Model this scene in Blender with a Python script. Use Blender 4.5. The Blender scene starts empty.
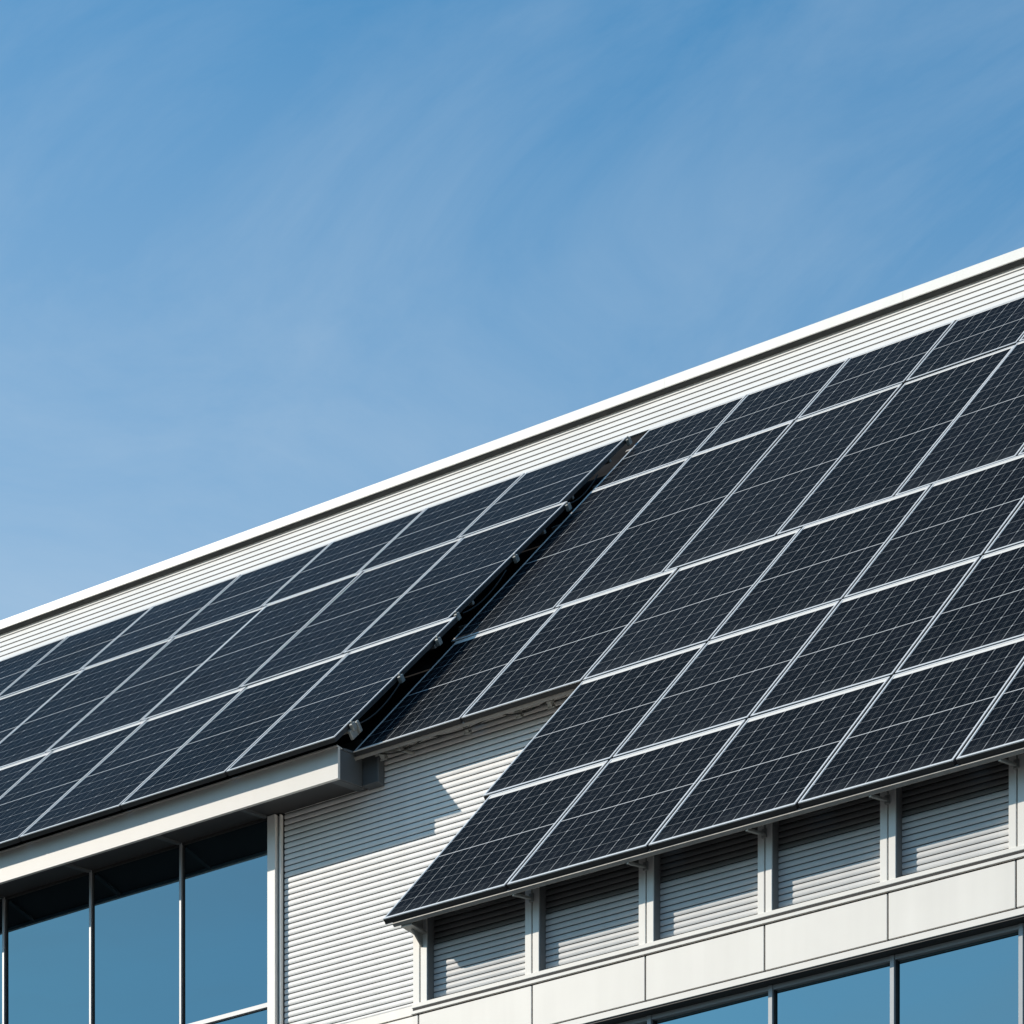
import bpy, math, random
from mathutils import Vector, Matrix
random.seed(7)
C = bpy.context.scene.collection
SC = bpy.context.scene

# ------------------------------------------------------------------ camera, sky, sun, exposure
H = 1.6                                   # eye height; everything below is given relative to the eye, then lifted by H
cam = bpy.data.cameras.new('camera')
cam.sensor_width = 36.0
cam.lens = 121.0                          # level telephoto with a rising front, so verticals stay vertical
cam.shift_y = 1.790
cam.clip_end = 5000
cam_o = bpy.data.objects.new('camera', cam)
C.objects.link(cam_o)
cam_o.location = (0, 0, H)
cam_o.rotation_euler = (math.radians(90), 0, math.asin(0.54935))
SC.camera = cam_o

SUN = Vector((-1.5, -1.0, 1.05)).normalized()          # direction towards the sun
el = math.asin(SUN.z)
az = math.atan2(SUN.x, SUN.y)
w = bpy.data.worlds.new('World')
SC.world = w
w.use_nodes = True
nt = w.node_tree
bg = nt.nodes['Background']
sky = nt.nodes.new('ShaderNodeTexSky')
sky.sky_type = 'NISHITA'
sky.sun_disc = False
sky.sun_elevation = el
sky.sun_rotation = az
sky.air_density = 1.0
sky.dust_density = 0.6
sky.ozone_density = 1.0
SKY_STRENGTH = 0.15
CIRRUS_SEED = 5.35
bg.inputs['Strength'].default_value = SKY_STRENGTH
# faint cirrus, a function of direction only
tc = nt.nodes.new('ShaderNodeTexCoord')
RT = Vector((0.8357, 0.5493, 0.0)); UPV = Vector((0, 0, 1))
def dot_node(vec, k):
    d = nt.nodes.new('ShaderNodeVectorMath'); d.operation = 'DOT_PRODUCT'
    nt.links.new(tc.outputs['Generated'], d.inputs[0]); d.inputs[1].default_value = vec*k
    return d.outputs['Value']
cx = nt.nodes.new('ShaderNodeCombineXYZ')                 # streaks run slantwise over the sky
nt.links.new(dot_node((RT*0.93 + UPV*0.36), 4.5), cx.inputs['X'])
nt.links.new(dot_node((UPV*0.93 - RT*0.36), 12.0), cx.inputs['Y'])
cx.inputs['Z'].default_value = CIRRUS_SEED
n1 = nt.nodes.new('ShaderNodeTexNoise')
n1.inputs['Scale'].default_value = 1.0
n1.inputs['Detail'].default_value = 9
n1.inputs['Roughness'].default_value = 0.64
n1.inputs['Distortion'].default_value = 0.8
rp = nt.nodes.new('ShaderNodeMapRange')
rp.inputs['From Min'].default_value = 0.40
rp.inputs['From Max'].default_value = 0.75
rp.inputs['To Min'].default_value = -0.05
rp.inputs['To Max'].default_value = 0.21
sepd = nt.nodes.new('ShaderNodeSeparateXYZ')
hz = nt.nodes.new('ShaderNodeMapRange')                # paler towards the horizon
hz.inputs['From Min'].default_value = 0.430
hz.inputs['From Max'].default_value = 0.567
hz.inputs['To Min'].default_value = 0.46
hz.inputs['To Max'].default_value = 0.05
ad = nt.nodes.new('ShaderNodeMath'); ad.operation = 'ADD'; ad.use_clamp = True
tint = nt.nodes.new('ShaderNodeMix'); tint.data_type = 'RGBA'; tint.blend_type = 'MULTIPLY'
tint.inputs['Factor'].default_value = 1.0
tint.inputs['B'].default_value = (0.41, 0.93, 1.08, 1)   # clear, deep blue air
mx = nt.nodes.new('ShaderNodeMix')
mx.data_type = 'RGBA'
mx.inputs['B'].default_value = (3.2, 3.85, 4.45, 1)
nt.links.new(tc.outputs['Generated'], sepd.inputs['Vector'])
nt.links.new(sepd.outputs['Z'], hz.inputs['Value'])
off = nt.nodes.new('ShaderNodeVectorMath'); off.operation = 'ADD'
off.inputs[1].default_value = (0.40, -0.50, 0.0)
nt.links.new(cx.outputs['Vector'], off.inputs[0])
nt.links.new(off.outputs['Vector'], n1.inputs['Vector'])
nt.links.new(n1.outputs['Fac'], rp.inputs['Value'])
nt.links.new(rp.outputs['Result'], ad.inputs[0])
sd = nt.nodes.new('ShaderNodeMapRange')                  # a little paler to the left
sd.inputs['From Min'].default_value = -0.15; sd.inputs['From Max'].default_value = 0.15
sd.inputs['To Min'].default_value = 0.06; sd.inputs['To Max'].default_value = -0.05
nt.links.new(dot_node(RT, 1.0), sd.inputs['Value'])
side = nt.nodes.new('ShaderNodeMath'); side.operation = 'ADD'
nt.links.new(sd.outputs['Result'], side.inputs[0])
nt.links.new(hz.outputs['Result'], side.inputs[1])
nt.links.new(side.outputs[0], ad.inputs[1])
nt.links.new(ad.outputs[0], mx.inputs['Factor'])
nt.links.new(sky.outputs['Color'], tint.inputs['A'])
nt.links.new(tint.outputs['Result'], mx.inputs['A'])
lowr = nt.nodes.new('ShaderNodeMapRange')               # unseen low sky dimmed to darken the tops of the bays
lowr.inputs['From Min'].default_value = 0.02
lowr.inputs['From Max'].default_value = 0.32
lowr.inputs['To Min'].default_value = 0.42
lowr.inputs['To Max'].default_value = 1.0
nt.links.new(sepd.outputs['Z'], lowr.inputs['Value'])
lm = nt.nodes.new('ShaderNodeVectorMath'); lm.operation = 'SCALE'
nt.links.new(mx.outputs['Result'], lm.inputs[0])
nt.links.new(lowr.outputs['Result'], lm.inputs['Scale'])
nt.links.new(lm.outputs['Vector'], bg.inputs['Color'])

sl = bpy.data.lights.new('sun', 'SUN')
sl.energy = 4.5
sl.angle = math.radians(0.53)
sl.color = (1.0, 0.885, 0.75)
so = bpy.data.objects.new('sun', sl)
C.objects.link(so)
so.rotation_euler = SUN.to_track_quat('Z', 'Y').to_euler()
so.location = (-30, -20, 40)

vs = SC.view_settings
vs.view_transform = 'Standard'
vs.look = 'None'
vs.gamma = 1.0
vs.use_curve_mapping = False
vs.exposure = 0.25

# ------------------------------------------------------------------ materials
def new_mat(name):
    m = bpy.data.materials.new(name)
    m.use_nodes = True
    return m, m.node_tree, m.node_tree.nodes['Principled BSDF']

def mat(name, col, rough=0.5, metal=0.0, spec=0.5, var=0.06, scale=6.0, bump=0.0, streak=0.0):
    """painted or metallic surface with a little large and small scale unevenness"""
    m, t, b = new_mat(name)
    N, L = t.nodes, t.links
    co = N.new('ShaderNodeNewGeometry')
    n = N.new('ShaderNodeTexNoise')
    n.inputs['Scale'].default_value = scale
    n.inputs['Detail'].default_value = 6
    L.new(co.outputs['Position'], n.inputs['Vector'])
    fac = n.outputs['Fac']
    if streak:
        mpg = N.new('ShaderNodeMapping')
        mpg.inputs['Scale'].default_value = (9.0, 9.0, 0.5)
        L.new(co.outputs['Position'], mpg.inputs['Vector'])
        n2 = N.new('ShaderNodeTexNoise')
        n2.inputs['Scale'].default_value = 1.0
        n2.inputs['Detail'].default_value = 5
        L.new(mpg.outputs['Vector'], n2.inputs['Vector'])
        mm = N.new('ShaderNodeMix')
        mm.data_type = 'FLOAT'
        mm.inputs['Factor'].default_value = streak
        L.new(n.outputs['Fac'], mm.inputs['A'])
        L.new(n2.outputs['Fac'], mm.inputs['B'])
        fac = mm.outputs['Result']
    r = N.new('ShaderNodeMapRange')
    r.inputs['From Min'].default_value = 0.25
    r.inputs['From Max'].default_value = 0.75
    r.inputs['To Min'].default_value = 1.0 - var
    r.inputs['To Max'].default_value = 1.0 + var * 0.6
    L.new(fac, r.inputs['Value'])
    v = N.new('ShaderNodeVectorMath')
    v.operation = 'SCALE'
    v.inputs[0].default_value = col
    L.new(r.outputs['Result'], v.inputs['Scale'])
    L.new(v.outputs['Vector'], b.inputs['Base Color'])
    b.inputs['Roughness'].default_value = rough
    b.inputs['Metallic'].default_value = metal
    b.inputs['Specular IOR Level'].default_value = spec
    if bump:
        bn = N.new('ShaderNodeBump')
        bn.inputs['Strength'].default_value = bump
        bn.inputs['Distance'].default_value = 0.01
        L.new(n.outputs['Fac'], bn.inputs['Height'])
        L.new(bn.outputs['Normal'], b.inputs['Normal'])
    return m

M = {}
M['white'] = mat('white_cladding', (0.73, 0.710, 0.675), 0.42, var=0.075, scale=2.5, streak=0.5)
M['trim'] = mat('white_trim', (0.73, 0.715, 0.685), 0.40, var=0.05, scale=5)
M['corrug'] = mat('ribbed_metal', (0.70, 0.70, 0.70), 0.45, var=0.10, scale=3.0, streak=0.6)
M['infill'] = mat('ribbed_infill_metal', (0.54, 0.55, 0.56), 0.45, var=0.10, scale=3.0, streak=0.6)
M['infill_shade'] = mat('ribbed_infill_shaded', (0.13, 0.13, 0.13), 0.5, var=0.2, scale=5.0)  # infill metal darkened to carry the shade below the overhang
M['cap'] = mat('ridge_cap_paint', (0.82, 0.81, 0.785), 0.40, var=0.05, scale=4.0, streak=0.4)
M['roofsheet'] = mat('ribbed_roof_metal', (0.76, 0.745, 0.71), 0.45, var=0.06, scale=2.0)
M['fascia'] = mat('canopy_metal', (0.52, 0.515, 0.50), 0.45, var=0.06, scale=3.0, streak=0.4)
M['darkmetal'] = mat('soffit_metal', (0.035, 0.035, 0.037), 0.55, var=0.15, scale=4.0)
M['membrane'] = mat('roof_membrane', (0.020, 0.020, 0.021), 0.95, spec=0.0, var=0.4, scale=3.0)
M['gasket'] = mat('dark_joint', (0.025, 0.025, 0.026), 0.8, var=0.1)
M['alu'] = mat('panel_frame_aluminium', (0.76, 0.76, 0.755), 0.38, metal=0.25, var=0.06, scale=9.0)
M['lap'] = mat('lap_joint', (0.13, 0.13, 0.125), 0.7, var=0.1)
M['rooflap'] = mat('roof_lap_joint', (0.22, 0.21, 0.20), 0.7, var=0.1)
M['frameside'] = mat('panel_frame_side', (0.030, 0.030, 0.032), 0.5, var=0.1)
M['end_shade'] = mat('canopy_end_shaded_metal', (0.07, 0.078, 0.085), 0.5, var=0.1)  # canopy end faces away from the sun; its shade is in this colour
M['rail'] = mat('galvanised_steel', (0.30, 0.29, 0.275), 0.5, metal=0.3, var=0.2, scale=14.0)
M['bracket'] = mat('bracket_steel', (0.30, 0.31, 0.30), 0.5, metal=0.3, var=0.25, scale=20.0)
M['mullion'] = mat('mullion_metal', (0.36, 0.375, 0.395), 0.4, metal=0.2, var=0.05)
M['ground'] = mat('paving', (0.05, 0.05, 0.05), 0.9, var=0.25, scale=0.6)
M['back'] = mat('panel_backsheet', (0.10, 0.10, 0.11), 0.6, var=0.1)

def glass_mat(name, tint):
    m, t, b = new_mat(name)
    N, L = t.nodes, t.links
    b.inputs['Metallic'].default_value = 1.0
    b.inputs['Roughness'].default_value = 0.015
    g = N.new('ShaderNodeNewGeometry')
    n = N.new('ShaderNodeTexNoise')
    n.inputs['Scale'].default_value = 0.55
    n.inputs['Detail'].default_value = 2
    L.new(g.outputs['Position'], n.inputs['Vector'])
    bn = N.new('ShaderNodeBump')
    bn.inputs['Strength'].default_value = 0.22
    bn.inputs['Distance'].default_value = 0.02
    L.new(n.outputs['Fac'], bn.inputs['Height'])
    L.new(bn.outputs['Normal'], b.inputs['Normal'])
    b.inputs['Base Color'].default_value = tint
    return m
M['glass'] = glass_mat('solar_control_glass', (0.140, 0.228, 0.285, 1))
M['wingglass'] = glass_mat('solar_control_glass_brightened', (0.205, 0.335, 0.385, 1))  # same glass, its brighter sky reflection put into the tint
M['jamb_shade'] = mat('grey_jamb_shade', (0.15, 0.155, 0.16), 0.5, var=0.1)

def cell_mat(name, wu, wv, lu, lv, spec, hl):
    """Solar laminate. UV: u in cells across, v in cells along the slope measured from the panel's middle."""
    m, t, b = new_mat(name)
    N, L = t.nodes, t.links
    uv = N.new('ShaderNodeUVMap')
    uv.uv_map = 'cells'
    sp = N.new('ShaderNodeSeparateXYZ')
    L.new(uv.outputs['UV'], sp.inputs['Vector'])
    def math_(op, a, bb=None, c=None):
        x = N.new('ShaderNodeMath')
        x.operation = op
        for i, q in enumerate((a, bb, c)):
            if q is None: continue
            if isinstance(q, (int, float)): x.inputs[i].default_value = q
            else: L.new(q, x.inputs[i])
        return x.outputs[0]
    U, V = sp.outputs['X'], sp.outputs['Y']
    du = math_('PINGPONG', U, 0.5)                    # distance to the nearest cell border
    dv = math_('PINGPONG', V, 0.5)
    lineu = math_('LESS_THAN', du, wu)
    linev = math_('LESS_THAN', dv, wv)
    mid = math_('LESS_THAN', math_('ABSOLUTE', V), wv * 2.0)
    # thin silver ribbons along the slope, five per cell
    bu = math_('LESS_THAN', math_('PINGPONG', math_('MULTIPLY', U, 5.0), 0.5), 0.05)
    hu = math_('LESS_THAN', math_('PINGPONG', math_('ADD', U, 0.5), 0.5), wu*0.8)      # half-cell cuts
    hv = math_('LESS_THAN', math_('PINGPONG', math_('ADD', V, 0.5), 0.5), wv*0.9)
    # cut corners of the cells
    dia = math_('LESS_THAN', math_('ADD', du, dv), 0.055)
    obi = N.new('ShaderNodeObjectInfo')
    # uneven line brightness along the lines
    nz = N.new('ShaderNodeTexNoise')
    nz.inputs['Scale'].default_value = 2.3
    nz.inputs['Detail'].default_value = 3
    L.new(uv.outputs['UV'], nz.inputs['Vector'])
    nr = N.new('ShaderNodeMapRange')
    nr.inputs['From Min'].default_value = 0.3
    nr.inputs['From Max'].default_value = 0.72
    nr.inputs['To Min'].default_value = 0.35
    nr.inputs['To Max'].default_value = 1.1
    L.new(nz.outputs['Fac'], nr.inputs['Value'])
    # per cell tone
    fl = N.new('ShaderNodeVectorMath'); fl.operation = 'FLOOR'
    L.new(uv.outputs['UV'], fl.inputs[0])
    ad = N.new('ShaderNodeVectorMath'); ad.operation = 'ADD'
    L.new(fl.outputs[0], ad.inputs[0])
    cmb = N.new('ShaderNodeCombineXYZ')
    L.new(math_('MULTIPLY', obi.outputs['Random'], 97.0), cmb.inputs['X'])
    L.new(math_('MULTIPLY', obi.outputs['Random'], 41.0), cmb.inputs['Z'])
    L.new(cmb.outputs[0], ad.inputs[1])
    wn = N.new('ShaderNodeTexWhiteNoise')
    wn.noise_dimensions = '3D'
    L.new(ad.outputs[0], wn.inputs['Vector'])
    tone = math_('ADD', math_('MULTIPLY', wn.outputs['Value'], 0.5), math_('MULTIPLY', obi.outputs['Random'], 0.8))
    cr = N.new('ShaderNodeMix'); cr.data_type = 'RGBA'
    cr.inputs['A'].default_value = (0.0030, 0.0044, 0.0066, 1)
    cr.inputs['B'].default_value = (0.0062, 0.0082, 0.0118, 1)
    L.new(tone, cr.inputs['Factor'])
    def mixc(a, fac, col):
        x = N.new('ShaderNodeMix'); x.data_type = 'RGBA'
        L.new(a, x.inputs['A']); L.new(fac, x.inputs['Factor'])
        x.inputs['B'].default_value = col
        return x.outputs['Result']
    c = cr.outputs['Result']
    c = mixc(c, math_('MULTIPLY', bu, 0.30), (0.08, 0.10, 0.125, 1))
    c = mixc(c, math_('MULTIPLY', math_('MULTIPLY', hu, hl), nr.outputs['Result']), (0.45, 0.47, 0.49, 1))
    c = mixc(c, math_('MULTIPLY', math_('MULTIPLY', hv, hl), nr.outputs['Result']), (0.45, 0.47, 0.49, 1))
    c = mixc(c, math_('MULTIPLY', math_('MULTIPLY', linev, lv), nr.outputs['Result']), (0.50, 0.52, 0.54, 1))
    c = mixc(c, math_('MULTIPLY', math_('MULTIPLY', lineu, lu), nr.outputs['Result']), (0.50, 0.52, 0.54, 1))
    c = mixc(c, math_('MULTIPLY', mid, 0.72), (0.60, 0.62, 0.64, 1))
    c = mixc(c, math_('MULTIPLY', dia, 0.40), (0.55, 0.57, 0.6, 1))
    # white backsheet margins outside the cells
    us = N.new('ShaderNodeAttribute'); us.attribute_name = 'margin'
    c = mixc(c, us.outputs['Fac'], (0.64, 0.635, 0.62, 1))
    # dirt washed down to the lower edge, and streaks of it higher up
    tcg = N.new('ShaderNodeTexCoord')
    sg = N.new('ShaderNodeSeparateXYZ'); L.new(tcg.outputs['Generated'], sg.inputs['Vector'])
    dr = N.new('ShaderNodeMapRange')
    dr.inputs['From Min'].default_value = 0.0; dr.inputs['From Max'].default_value = 0.10
    dr.inputs['To Min'].default_value = 0.30; dr.inputs['To Max'].default_value = 0.0
    L.new(sg.outputs['Y'], dr.inputs['Value'])
    gp = N.new('ShaderNodeNewGeometry')
    sc_ = N.new('ShaderNodeMapping'); sc_.inputs['Scale'].default_value = (14.0, 2.0, 2.0)
    L.new(gp.outputs['Position'], sc_.inputs['Vector'])
    sn = N.new('ShaderNodeTexNoise'); sn.inputs['Scale'].default_value = 1.0; sn.inputs['Detail'].default_value = 5
    L.new(sc_.outputs['Vector'], sn.inputs['Vector'])
    sr = N.new('ShaderNodeMapRange')
    sr.inputs['From Min'].default_value = 0.55; sr.inputs['From Max'].default_value = 0.85
    sr.inputs['To Min'].default_value = 0.0; sr.inputs['To Max'].default_value = 0.06
    L.new(sn.outputs['Fac'], sr.inputs['Value'])
    c = mixc(c, math_('ADD', math_('MULTIPLY', dr.outputs['Result'], sn.outputs['Fac']), sr.outputs['Result']), (0.070, 0.078, 0.086, 1))
    L.new(c, b.inputs['Base Color'])
    # dusty sheen
    g = N.new('ShaderNodeNewGeometry')
    dn = N.new('ShaderNodeTexNoise')
    dn.inputs['Scale'].default_value = 1.3
    dn.inputs['Detail'].default_value = 7
    L.new(g.outputs['Position'], dn.inputs['Vector'])
    rr = N.new('ShaderNodeMapRange')
    rr.inputs['To Min'].default_value = 0.10
    rr.inputs['To Max'].default_value = 0.34
    L.new(dn.outputs['Fac'], rr.inputs['Value'])
    L.new(rr.outputs['Result'], b.inputs['Roughness'])
    b.inputs['IOR'].default_value = 1.5
    b.inputs['Specular IOR Level'].default_value = spec
    return m
M['cells'] = cell_mat('solar_cells', 0.0155, 0.012, 0.70, 0.50, 0.002, 0.20)
M['cells_left'] = cell_mat('solar_cells_faint_grid', 0.012, 0.012, 0.36, 0.70, 0.0034, 0.15)

# ------------------------------------------------------------------ mesh helpers
class MB:
    def __init__(s): s.v, s.f, s.mi = [], [], []
    def quad(s, a, b, c, d, mi=0):
        i = len(s.v); s.v += [tuple(a), tuple(b), tuple(c), tuple(d)]
        s.f.append((i, i+1, i+2, i+3)); s.mi.append(mi)
    def box(s, x0, x1, y0, y1, z0, z1, T=None, mi=0):
        P = [Vector(p) for p in ((x0,y0,z0),(x1,y0,z0),(x1,y1,z0),(x0,y1,z0),(x0,y0,z1),(x1,y0,z1),(x1,y1,z1),(x0,y1,z1))]
        if T is not None: P = [T @ p for p in P]
        i = len(s.v); s.v += [tuple(p) for p in P]
        for q in ((0,3,2,1),(4,5,6,7),(0,1,5,4),(1,2,6,5),(2,3,7,6),(3,0,4,7)):
            s.f.append(tuple(i+k for k in q)); s.mi.append(mi)
        return s
    def bar(s, a, b, wd, ht):
        """square bar between two points"""
        a, b = Vector(a), Vector(b)
        d = b - a
        q = d.to_track_quat('X', 'Z').to_matrix().to_4x4()
        q.translation = a
        return s.box(0, d.length, -wd/2, wd/2, -ht/2, ht/2, q)
    def prism(s, prof, x0, x1):
        """closed yz outline (counter-clockwise seen from +x) extruded along x"""
        n = len(prof); i = len(s.v)
        s.v += [(x0, y, z) for y, z in prof] + [(x1, y, z) for y, z in prof]
        for k in range(n):
            j = (k+1) % n
            s.f.append((i+k, i+j, i+n+j, i+n+k)); s.mi.append(0)
        s.f.append(tuple(i+k for k in range(n-1, -1, -1))); s.mi.append(0)
        s.f.append(tuple(i+n+k for k in range(n))); s.mi.append(0)
        return s
    def build(s, name, m, parent=None, lift=True, bevel=0.0):
        me = bpy.data.meshes.new(name)
        me.from_pydata(s.v, [], s.f)
        for x in (m if isinstance(m, (list, tuple)) else [m]): me.materials.append(x)
        for p, k in zip(me.polygons, s.mi): p.material_index = k
        me.update()
        o = bpy.data.objects.new(name, me)
        C.objects.link(o)
        if parent is not None: o.parent = parent
        elif lift: o.location.z = H
        if bevel:
            b = o.modifiers.new('edge', 'BEVEL'); b.width = bevel; b.segments = 1; b.limit_method = 'ANGLE'
        return o

def tag(o, label=None, cat=None, group=None, kind=None):
    if label: o['label'] = label
    if cat: o['category'] = cat
    if group: o['group'] = group
    if kind: o['kind'] = kind
    return o
def empty(name, loc, rot=(0,0,0)):
    o = bpy.data.objects.new(name, None)
    o.empty_display_size = 0.3
    C.objects.link(o)
    o.location = loc; o.rotation_euler = rot
    return o

# ------------------------------------------------------------------ geometry constants (metres, z from eye level)
TILT = math.radians(45.5)
ct, st, tt = math.cos(TILT), math.sin(TILT), math.tan(TILT)
Y0, Z0 = 20.0, 10.158                   # lower edge of the right array
KL = 0.9693                              # left array stands a little proud of the right one
def on_roof(x, v, n=0.0): return Vector((x, Y0 + v*ct - n*st, Z0 + v*st + n*ct))
ND = -0.17                              # roof deck below the glass of the right array
def deck_z(y, n=ND): return Z0 + n*ct + (y - (Y0 - n*st))*tt
YA = 23.10                              # ribbed wall
YG = 23.07                              # left glazing
YF = 22.65                              # canopy front
YP = 20.26                              # posts of the front bays
YB = 20.35                              # ribbed wall inside the bays
GZ = -H                                 # ground
XL, XR = -38.0, 3.0

# ground
g = MB()
g.quad((-1500,-1500,GZ),(1500,-1500,GZ),(1500,1500,GZ),(-1500,1500,GZ))
tag(g.build('ground', M['ground']), kind='structure')

# ------------------------------------------------------------------ the building
bld = empty('office_building', (-16, 23, 0))
tag(bld, 'white metal clad office building with steep roof, ribbed walls and blue tinted windows', 'building')
def part(mb, name, m, parent=bld, bevel=0.0):
    o = mb.build(name, m, parent, bevel=bevel)
    o.matrix_parent_inverse = Matrix.Translation((0,0,H)) if False else Matrix.Identity(4)
    if parent is bld: o.location = (16, -23, H)
    return o

def ribbed(x0, x1, y, z0, z1, pitch, step, mb=None):
    """lapped horizontal ribs: each leans out to its lower edge, then steps back under"""
    mb = mb or MB()
    z = z1
    prof = ((0.0, 0.25), (0.10, 0.62), (0.28, 0.92), (0.50, 1.0), (0.72, 0.93), (0.90, 0.70))
    while z > z0 + 1e-6:
        zb = max(z - pitch, z0)
        h = z - zb
        for (ta, oa), (tb, ob) in zip(prof[:-1], prof[1:]):
            mb.quad((x0,y-step*ob,z-h*tb),(x1,y-step*ob,z-h*tb),(x1,y-step*oa,z-h*ta),(x0,y-step*oa,z-h*ta))
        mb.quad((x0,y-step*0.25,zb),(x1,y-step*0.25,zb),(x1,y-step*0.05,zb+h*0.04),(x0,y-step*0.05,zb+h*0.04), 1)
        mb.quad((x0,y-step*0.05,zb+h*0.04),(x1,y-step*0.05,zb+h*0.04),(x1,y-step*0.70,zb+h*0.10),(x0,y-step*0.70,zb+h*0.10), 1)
        z = zb
    return mb

# ribbed wall between glazing and front wing
rw = ribbed(-17.463, -13.95, YA, 10.955, 13.19, 0.0490, 0.0135)
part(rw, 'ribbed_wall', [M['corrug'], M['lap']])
part(MB().box(-17.47, -13.95, YA+0.002, YA+0.16, GZ, 13.18), 'wall_core', M['gasket'])
b = MB()
b.box(-17.463, -13.95, YA-0.020, YA+0.001, 10.880, 10.953)
b.box(-17.463, -13.95, YA-0.016, YA+0.001, 10.50, 10.868)
zz = 10.495
while zz > GZ + 0.4:
    b.box(-17.463, -13.95, YA-0.016, YA+0.001, zz-0.86, zz); zz -= 0.87
part(b, 'lower_cladding', M['white'])

# corner pier beside the glazing
b = MB()
b.box(-17.599, -17.515, 23.025, 23.25, GZ, 12.84)
b.box(-17.492, -17.476, 23.05, 23.10, GZ, 12.84)
part(b, 'corner_pier', M['trim'], bevel=0.003)
part(MB().box(-17.515, -17.463, 23.085, 23.25, GZ, 12.84), 'pier_joint', M['gasket'])

# left glazing : mullions and windows
mxs = [-17.62] + [(-17.62 - 1.0085*i)*0.9955 for i in range(1, 20)]
b = MB()
for x in mxs[1:]:
    b.box(x-0.011, x+0.011, 23.040, 23.14, GZ, 12.86)
part(b, 'mullion', M['mullion'], bevel=0.002)
for i in range(len(mxs)-1):
    x1, x0 = mxs[i] - 0.012, mxs[i+1] + 0.012
    if i == 0: x1 = -17.601
    f = MB()
    for z in (11.265, 8.4, 5.6, 2.8, 0.0):
        f.box(x0, x1, 23.042, 23.12, z-0.018, z+0.018)
    f.box(x0, x1, 23.052, 23.12, 12.830, 12.856, mi=1)
    for xa, xb in ((x0, x0+0.012), (x1-0.012, x1)):
        f.box(xa, xb, 23.056, 23.12, GZ, 12.829, mi=1)
    fo = part(f, 'window', [M['mullion'], M['gasket']])
    p = MB()
    x0p, x1p = x0+0.012, x1-0.012
    for a_, b_ in ((11.284, 12.829), (8.419, 11.246), (5.619, 8.381), (2.819, 5.581), (0.019, 2.781)):
        d0, d1 = random.uniform(-0.002, 0.002), random.uniform(-0.002, 0.002)
        p.quad((x0p,YG+d0,a_),(x1p,YG-d0,a_),(x1p,YG-d0+d1,b_),(x0p,YG+d0+d1,b_))
    part(p, 'pane', M['glass'], fo)

# canopy with gutter front over the glazing
cz0, cz1 = 12.765, 13.032
rise = 0.16
def rz(y): return (y - YF)*rise
b = MB()
XE = -16.588
b.prism([(YF, cz0), (YF+0.03, cz0), (YF+0.03, cz1-0.012), (YF, cz1-0.012)][::1], XL, XE)      # front plate
b.prism([(YF-0.012, cz1-0.010), (YF+0.06, cz1-0.010), (YF+0.06, cz1), (YF-0.012, cz1)], XL, XE)  # top lip
cn = empty('canopy', (0,0,0)); cn.parent = bld; cn.location = (16,-23,H)
part(b, 'fascia', M['fascia'], cn)
b = MB()
b.prism([(YF+0.031, cz0+rz(YF+0.031)+0.02), (YA+0.09, cz0+rz(YA+0.09)+0.02), (YA+0.09, cz0+rz(YA+0.09)+0.05), (YF+0.031, cz0+rz(YF+0.031)+0.05)], XL, XE-0.02)
part(b, 'soffit', M['darkmetal'], cn)
b = MB()
b.prism([(YF+0.031, cz0+0.004), (YA-0.02, cz0+rz(YA)+0.004), (YA-0.02, cz1+rz(YA)-0.02), (YF+0.031, cz1-0.02)], XE-0.018, XE-0.001)
b.prism([(YF+0.031, cz0), (YA-0.02, cz0+rz(YA)), (YA-0.02, cz0+rz(YA)+0.012), (YF+0.031, cz0+0.012)], XE-0.10, XE-0.019)
b.prism([(YF+0.061, cz1-0.016), (YA-0.02, cz1+rz(YA)-0.02), (YA-0.02, cz1+rz(YA)), (YF+0.061, cz1)], XE-0.10, XE+0.010)
part(b, 'end_plate', M['end_shade'], cn)
b = MB()
b.prism([(YF+0.062, cz1-0.03), (YA-0.001, cz1+rz(YA)-0.03), (YA-0.001, cz1+rz(YA)-0.004), (YF+0.062, cz1-0.004)], XL, XE-0.11)
part(b, 'canopy_top', M['darkmetal'], cn)
for x in mxs:
    b = MB()
    b.prism([(YF+0.04, cz0+0.004), (YG-0.04, cz0+rz(YG)-0.004), (YG-0.04, cz0+rz(YG)+0.022), (YF+0.04, cz0+0.026)], x-0.018, x+0.018)
    part(b, 'soffit_rib', M['end_shade'], cn)
b = MB()
b.box(XE+0.001, XE+0.16, YA-0.11, YA-0.016, 12.825, 13.06)
part(b, 'wall_bracket', M['end_shade'], cn, bevel=0.006)
part(MB().box(XL, XE-0.11, YA+0.03, YA+0.10, cz1, 13.3), 'eave_board', M['darkmetal'])

# roof deck (dark membrane under the panels), ribbed upper strip, ridge
VTOP = 11.60
b = MB()
v0 = (YA + 0.17 - (Y0 - ND*st)) / ct
Td = Matrix.Translation((0,0,0))
def slab(mb, x0, x1, va, vb, n0, n1):
    pr = [(on_roof(0,va,n0).y, on_roof(0,va,n0).z), (on_roof(0,vb,n0).y, on_roof(0,vb,n0).z), (on_roof(0,vb,n1).y, on_roof(0,vb,n1).z), (on_roof(0,va,n1).y, on_roof(0,va,n1).z)]
    mb.prism(pr, x0, x1)
slab(b, XL, XR, v0, VTOP+0.02, ND-0.10, ND)
slab(b, -14.16, XR, (YB+0.04-(Y0-ND*st))/ct, v0-0.002, ND-0.06, ND)
part(b, 'roof_deck', M['membrane'])
b = MB()
vr = 11.62; step = 0.013; pit = 0.2
YC = 28.95
vend = (29.15 - (Y0 - ND*st)) / ct
k = 0
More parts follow.
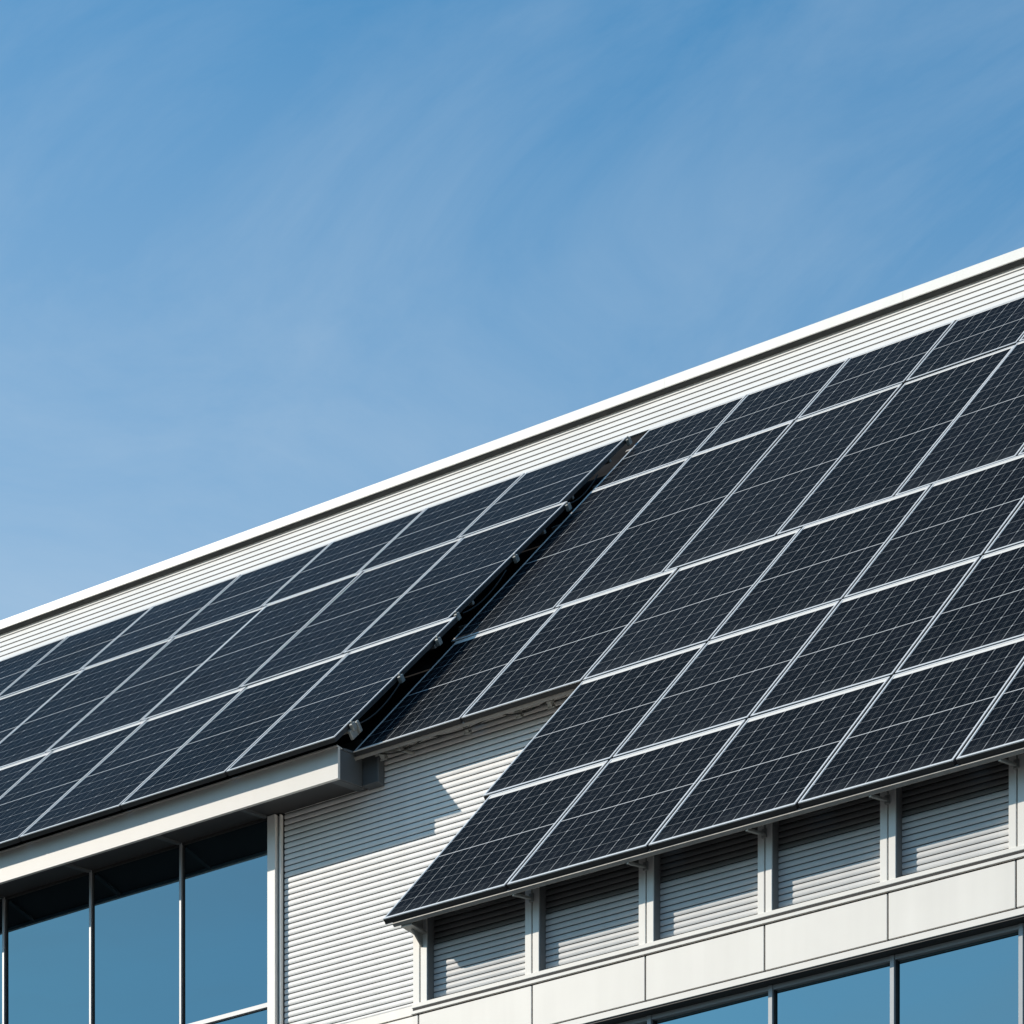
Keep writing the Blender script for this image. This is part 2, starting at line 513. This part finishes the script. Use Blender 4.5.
while vr < vend:
    a0 = on_roof(0, vr, ND+0.004+step); a1 = on_roof(0, vr+pit, ND+0.004+0.002); a2 = on_roof(0, vr, ND+0.004)
    b.quad((XL,a0.y,a0.z),(XR,a0.y,a0.z),(XR,a1.y,a1.z),(XL,a1.y,a1.z))
    b.quad((XL,a2.y,a2.z),(XR,a2.y,a2.z),(XR,a0.y,a0.z),(XL,a0.y,a0.z), 1)
    vr += pit
part(b, 'roof_sheet', [M['roofsheet'], M['rooflap']])
zc = 19.239
x = XL - 0.05
while x < XR:
    x1 = min(x + 2.6, XR + 0.05)
    dz = random.uniform(-0.0008, 0.0008)
    b = MB()
    b.prism([(YC, zc-0.093+dz), (YC+0.012, zc-0.093+dz), (YC+0.012, zc-0.016), (YC+0.42, zc-0.012), (YC+0.42, zc+0.004), (YC, zc+dz)], x+0.0003, x1-0.0003)
    part(b, 'ridge_cap', M['cap'], bevel=0.001)
    x = x1
part(MB().box(XL, XR, YC+0.13, YC+0.40, 18.9, zc-0.02), 'ridge_upstand', M['jamb_shade'])
b = MB()
b.quad((XL, YC+0.41, zc-0.02), (XR, YC+0.41, zc-0.02), (XR, 40, 10.5), (XL, 40, 10.5))
part(b, 'rear_roof', M['roofsheet'])
b = MB()
b.quad((XL,40,GZ),(XR,40,GZ),(XR,40,10.5),(XL,40,10.5))
for x in (XL, XR):
    b.v += [(x,YA+0.1,GZ),(x,40,GZ),(x,40,10.5),(x,YC+0.4,zc-0.03),(x,YA+0.1,deck_z(YA+0.1)-0.03)]
    n = len(b.v); b.f.append(tuple(range(n-5,n))); b.mi.append(0)
part(b, 'end_wall', M['white'])

# ------------------------------------------------------------------ front wing : posts, ribbed bays, cladding band, glazing
WX = -14.171
PX = [(-14.171,-14.049),(-13.211,-13.094),(-12.278,-12.158),(-11.342,-11.232),(-10.422,-10.306),(-9.496,-9.380)]
while PX[-1][1] < 2.5: PX.append((PX[-1][0]+0.928, PX[-1][1]+0.928))
zp0 = 9.624
for a_, c_ in PX:
    b = MB()
    mdl = a_ + (c_-a_)*0.5
    zt = Z0 + (YP-Y0)*tt - 0.15
    b.box(a_, mdl-0.005, YP, YB+0.02, zp0, zt)
    b.box(mdl+0.005, c_, YP, YB+0.02, zp0, zt)
    b.box(mdl-0.005, mdl+0.005, YP+0.03, YB+0.02, zp0, zt)
    po = part(b, 'post', M['trim'], bevel=0.0025)
    part(MB().box(c_+0.0005, c_+0.006, YP+0.006, YB+0.02, zp0, zt), 'jamb_shade', M['jamb_shade'], po)  # dark strip paints the shade on the post's sunless side
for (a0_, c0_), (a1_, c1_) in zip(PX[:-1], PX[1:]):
    shade_ = ribbed(c0_+0.007, a1_-0.001, YB, 10.0540, 10.35, 0.0430, 0.0125)  # upper ribs of each bay, overhang shade painted in as dark colour
    part(shade_, 'bay_top_shade', [M['infill_shade'], M['gasket']])
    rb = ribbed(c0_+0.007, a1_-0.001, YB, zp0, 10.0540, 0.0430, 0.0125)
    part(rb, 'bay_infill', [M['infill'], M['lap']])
b = MB()
b.box(WX+0.01, XR, YB+0.021, YB+0.10, GZ, 10.34)
part(b, 'wing_core', M['gasket'])
b = MB()
b.quad((WX+0.006, YB+0.02, GZ), (WX+0.006, YA, GZ), (WX+0.006, YA, deck_z(YA)-0.09), (WX+0.006, YB+0.02, deck_z(YB+0.02)-0.09))
part(b, 'gable_wall', M['white'])
# sill and flashings
b = MB()
b.box(WX-0.004, XR, YP-0.012, YB+0.01, 9.592, zp0-0.001)
part(b, 'sill', M['trim'], bevel=0.003)
b = MB()
b.box(WX, XR, YP-0.026, YB+0.01, 9.543, 9.566)
part(b, 'upper_flashing', M['trim'], bevel=0.002)
part(MB().box(WX+0.004, XR, YP-0.008, YB+0.015, 9.165, 9.600), 'joint_backing', M['gasket'])
JX = [-14.166,-14.109,-13.139,-12.212,-11.278,-10.354,-9.435]
while JX[-1] < 2.4: JX.append(JX[-1]+0.925)
for a_, c_ in zip(JX[:-1], JX[1:]):
    part(MB().box(a_+0.006, c_-0.006, YP-0.020, YP+0.07, 9.228, 9.530), 'cladding_panel', M['white'], bevel=0.002)
b = MB()
b.box(WX, XR, YP-0.024, YB-0.03, 9.172, 9.216)
part(b, 'lower_flashing', M['trim'], bevel=0.002)
part(MB().box(WX, XR, YP-0.015, YB-0.005, 9.160, 9.1715), 'wing_soffit', M['darkmetal'])
# glazing under the band
MX = [-14.09, -13.16, -12.235, -11.282, -10.367, -9.442]
while MX[-1] < 2.4: MX.append(MX[-1]+0.92)
b = MB()
for x in MX: b.box(x-0.016, x+0.016, 20.325, 20.40, GZ, 9.158)
part(b, 'wing_mullion', M['mullion'], bevel=0.002)
for a_, c_ in zip(MX[:-1], MX[1:]):
    x0, x1 = a_+0.017, c_-0.017
    f = MB()
    f.box(x0, x1, 20.333, 20.40, 9.128, 9.158)
    f.box(x0, x1, 20.35, 20.40, GZ, 0.1); f.box(x0, x1, 20.345, 20.40, 6.70, 6.74); f.box(x0, x1, 20.345, 20.40, 3.4, 3.44)
    f.box(x0, x0+0.010, 20.35, 20.40, 0.1, 9.127, mi=1); f.box(x1-0.010, x1, 20.35, 20.40, 0.1, 9.127, mi=1)
    fo = part(f, 'window', [M['mullion'], M['gasket']])
    p = MB()
    for za, zb in ((6.741, 9.127), (3.441, 6.699), (0.101, 3.399)):
        d0, d1 = random.uniform(-0.004, 0.004), random.uniform(-0.004, 0.004)
        p.quad((x0+0.01,20.365+d0,za),(x1-0.01,20.365-d0,za),(x1-0.01,20.365-d0+d1,zb),(x0+0.01,20.365+d0+d1,zb))
    part(p, 'pane', M['wingglass'], fo)

# ------------------------------------------------------------------ solar panels
def panel_meshes(wd, ht, ncol, nrow, top_margin, lip, m):
    """frame and laminate meshes, origin at the middle of the lower edge, y up the slope"""
    f = MB()
    D = 0.040
    x0, x1 = -wd/2, wd/2
    hb, htp = 0.024, 0.020
    f.box(x0, x0+lip, 0, ht, -0.004, 0.003)
    f.box(x1-lip, x1, 0, ht, -0.004, 0.003)
    f.box(x0+lip, x1-lip, 0, hb, -0.004, 0.0028)
    f.box(x0+lip, x1-lip, ht-htp, ht, -0.004, 0.0028)
    e = 0.0015
    f.box(x0+e, x0+lip-e, e, ht-e, -D, -0.0041, mi=1)
    f.box(x1-lip+e, x1-e, e, ht-e, -D, -0.0041, mi=1)
    f.box(x0+lip, x1-lip, e, hb-e, -D, -0.0041, mi=1)
    f.box(x0+lip, x1-lip, ht-htp+e, ht-e, -D, -0.0041, mi=1)
    l = MB()
    a0, a1, b0, b1 = x0+lip-0.003, x1-lip+0.003, hb-0.003, ht-htp+0.003
    cx0, cx1, cy0, cy1 = a0+0.006, a1-0.006, b0+0.010, b1-top_margin
    xs = [a0, cx0, cx1, a1]; ys = [b0, cy0, cy1, b1]
    fl, mg = [], []
    for i in range(3):
        for j in range(3):
            l.quad((xs[i],ys[j],0),(xs[i+1],ys[j],0),(xs[i+1],ys[j+1],0),(xs[i],ys[j+1],0))
            mg.append(0.0 if i == 1 and j == 1 else 1.0)
    l.quad((a0,b0,-0.006),(a0,b1,-0.006),(a1,b1,-0.006),(a1,b0,-0.006), 1); mg.append(0.0)
    def uvof(x, y): return ((x-cx0)/(cx1-cx0)*ncol, ((y-cy0)/(cy1-cy0)-0.5)*nrow)
    return f, l, mg, uvof

def make_panel(wd, ht, ncol, nrow, top_margin, lip, m):
    f, l, mg, uvof = panel_meshes(wd, ht, ncol, nrow, top_margin, lip, m)
    t = empty('solar_panel', (0,0,0))
    fo = f.build('frame', [M['alu'], M['frameside']], t)
    lo = l.build('cell_glass', [m, M['back']], t)
    me = lo.data
    uv = me.uv_layers.new(name='cells')
    at = me.attributes.new('margin', 'FLOAT', 'FACE')
    for p in me.polygons:
        at.data[p.index].value = mg[p.index]
        for li in p.loop_indices:
            co = me.vertices[me.loops[li].vertex_index].co
            uv.data[li].uv = uvof(co.x, co.y)
    return t
def copy_panel(t):
    r = t.copy(); C.objects.link(r)
    for ch in list(t.children):
        c = ch.copy(); C.objects.link(c); c.parent = r
    return r
ORD = ['first','second','third','fourth','fifth','sixth','seventh','eighth','ninth','tenth']
GAPX, GAPV = 0.024, 0.034
def place_row(xs, va, vb, labels, group, ncol, nrow, margin, lip, m, on=on_roof, tilt=TILT):
    protos = {}
    for i in range(len(xs)-1):
        wd = round(xs[i+1]-xs[i] - GAPX, 4); ht = vb-va - GAPV
        key = wd
        if key not in protos:
            t = protos[key] = make_panel(wd, ht, ncol, nrow, margin, lip, m)
        else:
            t = copy_panel(protos[key])
        p = on((xs[i]+xs[i+1])/2, va + GAPV*0.5)
        t.location = (p.x, p.y, p.z + H)
        t.rotation_euler = (tilt + random.gauss(0, 0.0012), random.gauss(0, 0.0012), 0)
        tag(t, labels[i], 'solar panel', group)

GR = 'solar panels of the right hand array'
GL = 'solar panels of the left hand array'
def labs(n, row, arr, look, cut_right=0, cut_left=0, from_right=False):
    out = []
    for i in range(n):
        if from_right:
            j = n-1-i
            pos = 'rightmost' if j == 0 else ORD[j] + ' from the right'
        else:
            pos = 'leftmost' if i == 0 else ORD[i] + ' from the left'
        out.append('%s in %s row of %s array, %s' % (look, row, arr, pos))
    return out
up = [-16.65 + 1.06*i for i in range(9)]
place_row(up, 9.47, 10.94, labs(8, 'top', 'right', 'short dark solar panel'), GR, 6, 6, 0.02, 0.0125, M['cells'])
place_row(up, 6.20, 9.47, labs(8, 'second', 'right', 'tall dark solar panel'), GR, 6, 12, 0.035, 0.0125, M['cells'])
lo_x = [-9.76 + 1.15*i for i in range(-6, 3)]
r3 = [-16.58] + lo_x[1:]
place_row(r3, 4.03, 6.20, labs(8, 'third', 'right', 'dark gridded solar panel'), GR, 7, 8, 0.052, 0.0125, M['cells'])
r4 = [-14.35] + lo_x[3:]
place_row(r4, 2.0, 4.03, labs(6, 'fourth', 'right', 'dark gridded solar panel'), GR, 7, 8, 0.052, 0.0125, M['cells'])
r5 = [-14.27] + lo_x[3:]
place_row(r5, 0.0, 2.0, labs(6, 'bottom', 'right', 'dark overhanging solar panel'), GR, 7, 8, 0.052, 0.0125, M['cells'])
# the left array: stands proud at its foot, leans back a little more than the right one
TL = TILT - math.radians(1.2)
LB = on_roof(0, 4.585) * KL
def on_left(x, v, n=0.0): return Vector((x, LB.y + v*math.cos(TL) - n*math.sin(TL), LB.z + v*math.sin(TL) + n*math.cos(TL)))
def lcols(xr, pitch, n): return [xr - pitch*i for i in range(n+1)][::-1]
place_row(lcols(-16.710, 1.133, 9), 5.17, 6.83, labs(9, 'top', 'left', 'short bluish solar panel', from_right=True), GL, 6, 6, 0.02, 0.013, M['cells_left'], on_left, TL)
place_row(lcols(-16.615, 1.135, 9), 2.49, 5.17, labs(9, 'middle', 'left', 'bluish solar panel', from_right=True), GL, 6, 10, 0.030, 0.013, M['cells_left'], on_left, TL)
place_row(lcols(-16.515, 1.130, 9), 0.0, 2.49, labs(9, 'bottom', 'left', 'bluish solar panel', from_right=True), GL, 6, 10, 0.052, 0.013, M['cells_left'], on_left, TL)

# ------------------------------------------------------------------ mounting racks
def frame_at(on, tilt, x, v, n=0.0):
    return Matrix.Translation(on(x, v, n)) @ Matrix.Rotation(tilt, 4, 'X')
def rails(t, on, tilt, rows):
    for x0, x1, vs_ in rows:
        for v in vs_:
            r = MB().box(x0, x1, -0.018, 0.018, -0.074, -0.042, frame_at(on, tilt, 0, v))
            r.build('rail', M['rail'], t, bevel=0.004)
rr_ = empty('mounting_rack', (0, 0, H))
tag(rr_, 'grey steel rails and arms under the right solar array, resting on the front posts', 'mounting rack')
rails(rr_, on_roof, TILT, [
    (-16.80, -8.2, (9.80, 10.65)),
    (-16.84, -8.2, (6.75, 8.9)),
    (-16.66, -7.50, (4.075, 5.7)),
    (-14.30, -7.50, (2.40, 3.6)),
    (-14.20, -7.50, (0.030, 1.5))])
# small feet of the lowest rail above the ribbed wall
for x in (-16.38, -15.55, -15.05, -14.75):
    b = MB()
    T = frame_at(on_roof, TILT, x, 4.13)
    b.box(-0.018, 0.018, -0.012, 0.05, -0.14, -0.093, T)
    b.box(-0.030, 0.030, -0.012, 0.03, -0.155, -0.1405, T)
    b.build('rail_foot', M['bracket'], rr_, bevel=0.003)
# strut pair under the lower left corner of the third row
for xa, xb, dz in ((-16.36, -16.20, -0.10), (-16.22, -16.14, -0.14), (-16.44, -16.30, -0.05)):
    b = MB()
    p = on_roof(xa, 4.12, -0.09)
    b.bar((p.x, p.y+0.01, p.z), (xb, YA-0.012, 13.16+dz), 0.022, 0.022)
    b.build('strut', M['bracket'], rr_, bevel=0.002)
# short arms from the front posts up to the lowest rail
for a_, c_ in PX[1:7]:
    b = MB()
    x = (a_ + c_)/2
    b.bar((x, YP-0.003, 10.150), (x-0.030, 20.062, 10.118), 0.022, 0.020)
    b.box(x-0.020, x+0.020, YP-0.012, YP-0.001, 10.125, 10.185)
    b.build('support_arm', M['bracket'], rr_, bevel=0.003)
# gusset under the lower left corner of the bottom row
b = MB()
b.prism([(YP-0.16, Z0-0.030), (YB, Z0-0.20), (YB, Z0+0.12), (YP-0.16, Z0-0.015)], -14.10, -14.086)
b.prism([(YP-0.19, Z0-0.050), (YB, Z0-0.05), (YB, Z0-0.035), (YP-0.19, Z0-0.035)], -14.14, -14.05)
b.build('gusset', M['bracket'], rr_)

rl_ = empty('mounting_rack', (0, 0, H))
tag(rl_, 'grey steel rails and clamps under the left solar array, above the long canopy', 'mounting rack')
rails(rl_, on_left, TL, [
    (-26.9, -16.74, (5.5, 6.4)),
    (-26.8, -16.63, (3.0, 4.6)),
    (-26.7, -16.53, (0.30, 2.0))])
for v, x in ((0.30, -16.515), (1.25, -16.515), (2.02, -16.515), (2.62, -16.615), (3.9, -16.615), (5.10, -16.615), (6.78, -16.710)):
    b = MB()
    T = frame_at(on_left, TL, x, v)
    b.box(-0.004, 0.030, -0.03, 0.03, -0.065, -0.010, T)
    b.box(0.006, 0.022, -0.010, 0.010, -0.010, 0.010, T)
    b.build('end_clamp', M['bracket'], rl_, bevel=0.003)
# folded knee bracket at the foot of the left array, over the canopy end
b = MB()
T = frame_at(on_left, TL, -16.515, 0.22)
b.box(-0.02, 0.008, 0.02, 0.16, -0.12, -0.045, T)
b.box(0.009, 0.036, 0.12, 0.16, -0.11, -0.02, T)
b.build('knee_bracket', M['bracket'], rl_, bevel=0.004)

# loose cables under the arrays
def cable(parent, pts, r=0.006):
    b = MB()
    n = 6
    P = [Vector(p) for p in pts]
    base = len(b.v)
    for i, p in enumerate(P):
        d = (P[min(i+1, len(P)-1)] - P[max(i-1, 0)]).normalized()
        a = d.orthogonal().normalized(); c = d.cross(a)
        for k in range(n):
            t = 2*math.pi*k/n
            b.v.append(tuple(p + a*math.cos(t)*r + c*math.sin(t)*r))
    for i in range(len(P)-1):
        for k in range(n):
            b.f.append((i*n+k, i*n+(k+1) % n, (i+1)*n+(k+1) % n, (i+1)*n+k)); b.mi.append(0)
    return b.build('cable', M['gasket'], parent)
def sag(a, c, drop, n=12):
    a, c = Vector(a), Vector(c)
    return [a.lerp(c, i/n) - Vector((0, 0, drop*4*(i/n)*(1-i/n))) for i in range(n+1)]
for xa, xb, dr in ((-16.42, -15.95, 0.05), (-15.90, -15.30, 0.035), (-15.20, -14.72, 0.045)):
    cable(rr_, sag(on_roof(xa, 4.13, -0.085), on_roof(xb, 4.14, -0.085), dr))
for xa, xb, dr in ((-13.85, -13.30, 0.03), (-12.95, -12.45, 0.025), (-11.05, -10.60, 0.03)):
    cable(rr_, sag(on_roof(xa, 0.12, -0.085), on_roof(xb, 0.10, -0.085), dr))
for v0_, v1_, dr in ((0.4, 1.2, 0.05), (2.75, 3.7, 0.06), (5.3, 6.0, 0.05)):
    xr = -16.50 if v0_ < 2 else (-16.62 if v0_ < 5 else -16.70)
    cable(rl_, sag(on_left(xr, v0_, -0.055), on_left(xr, v1_, -0.055), dr))
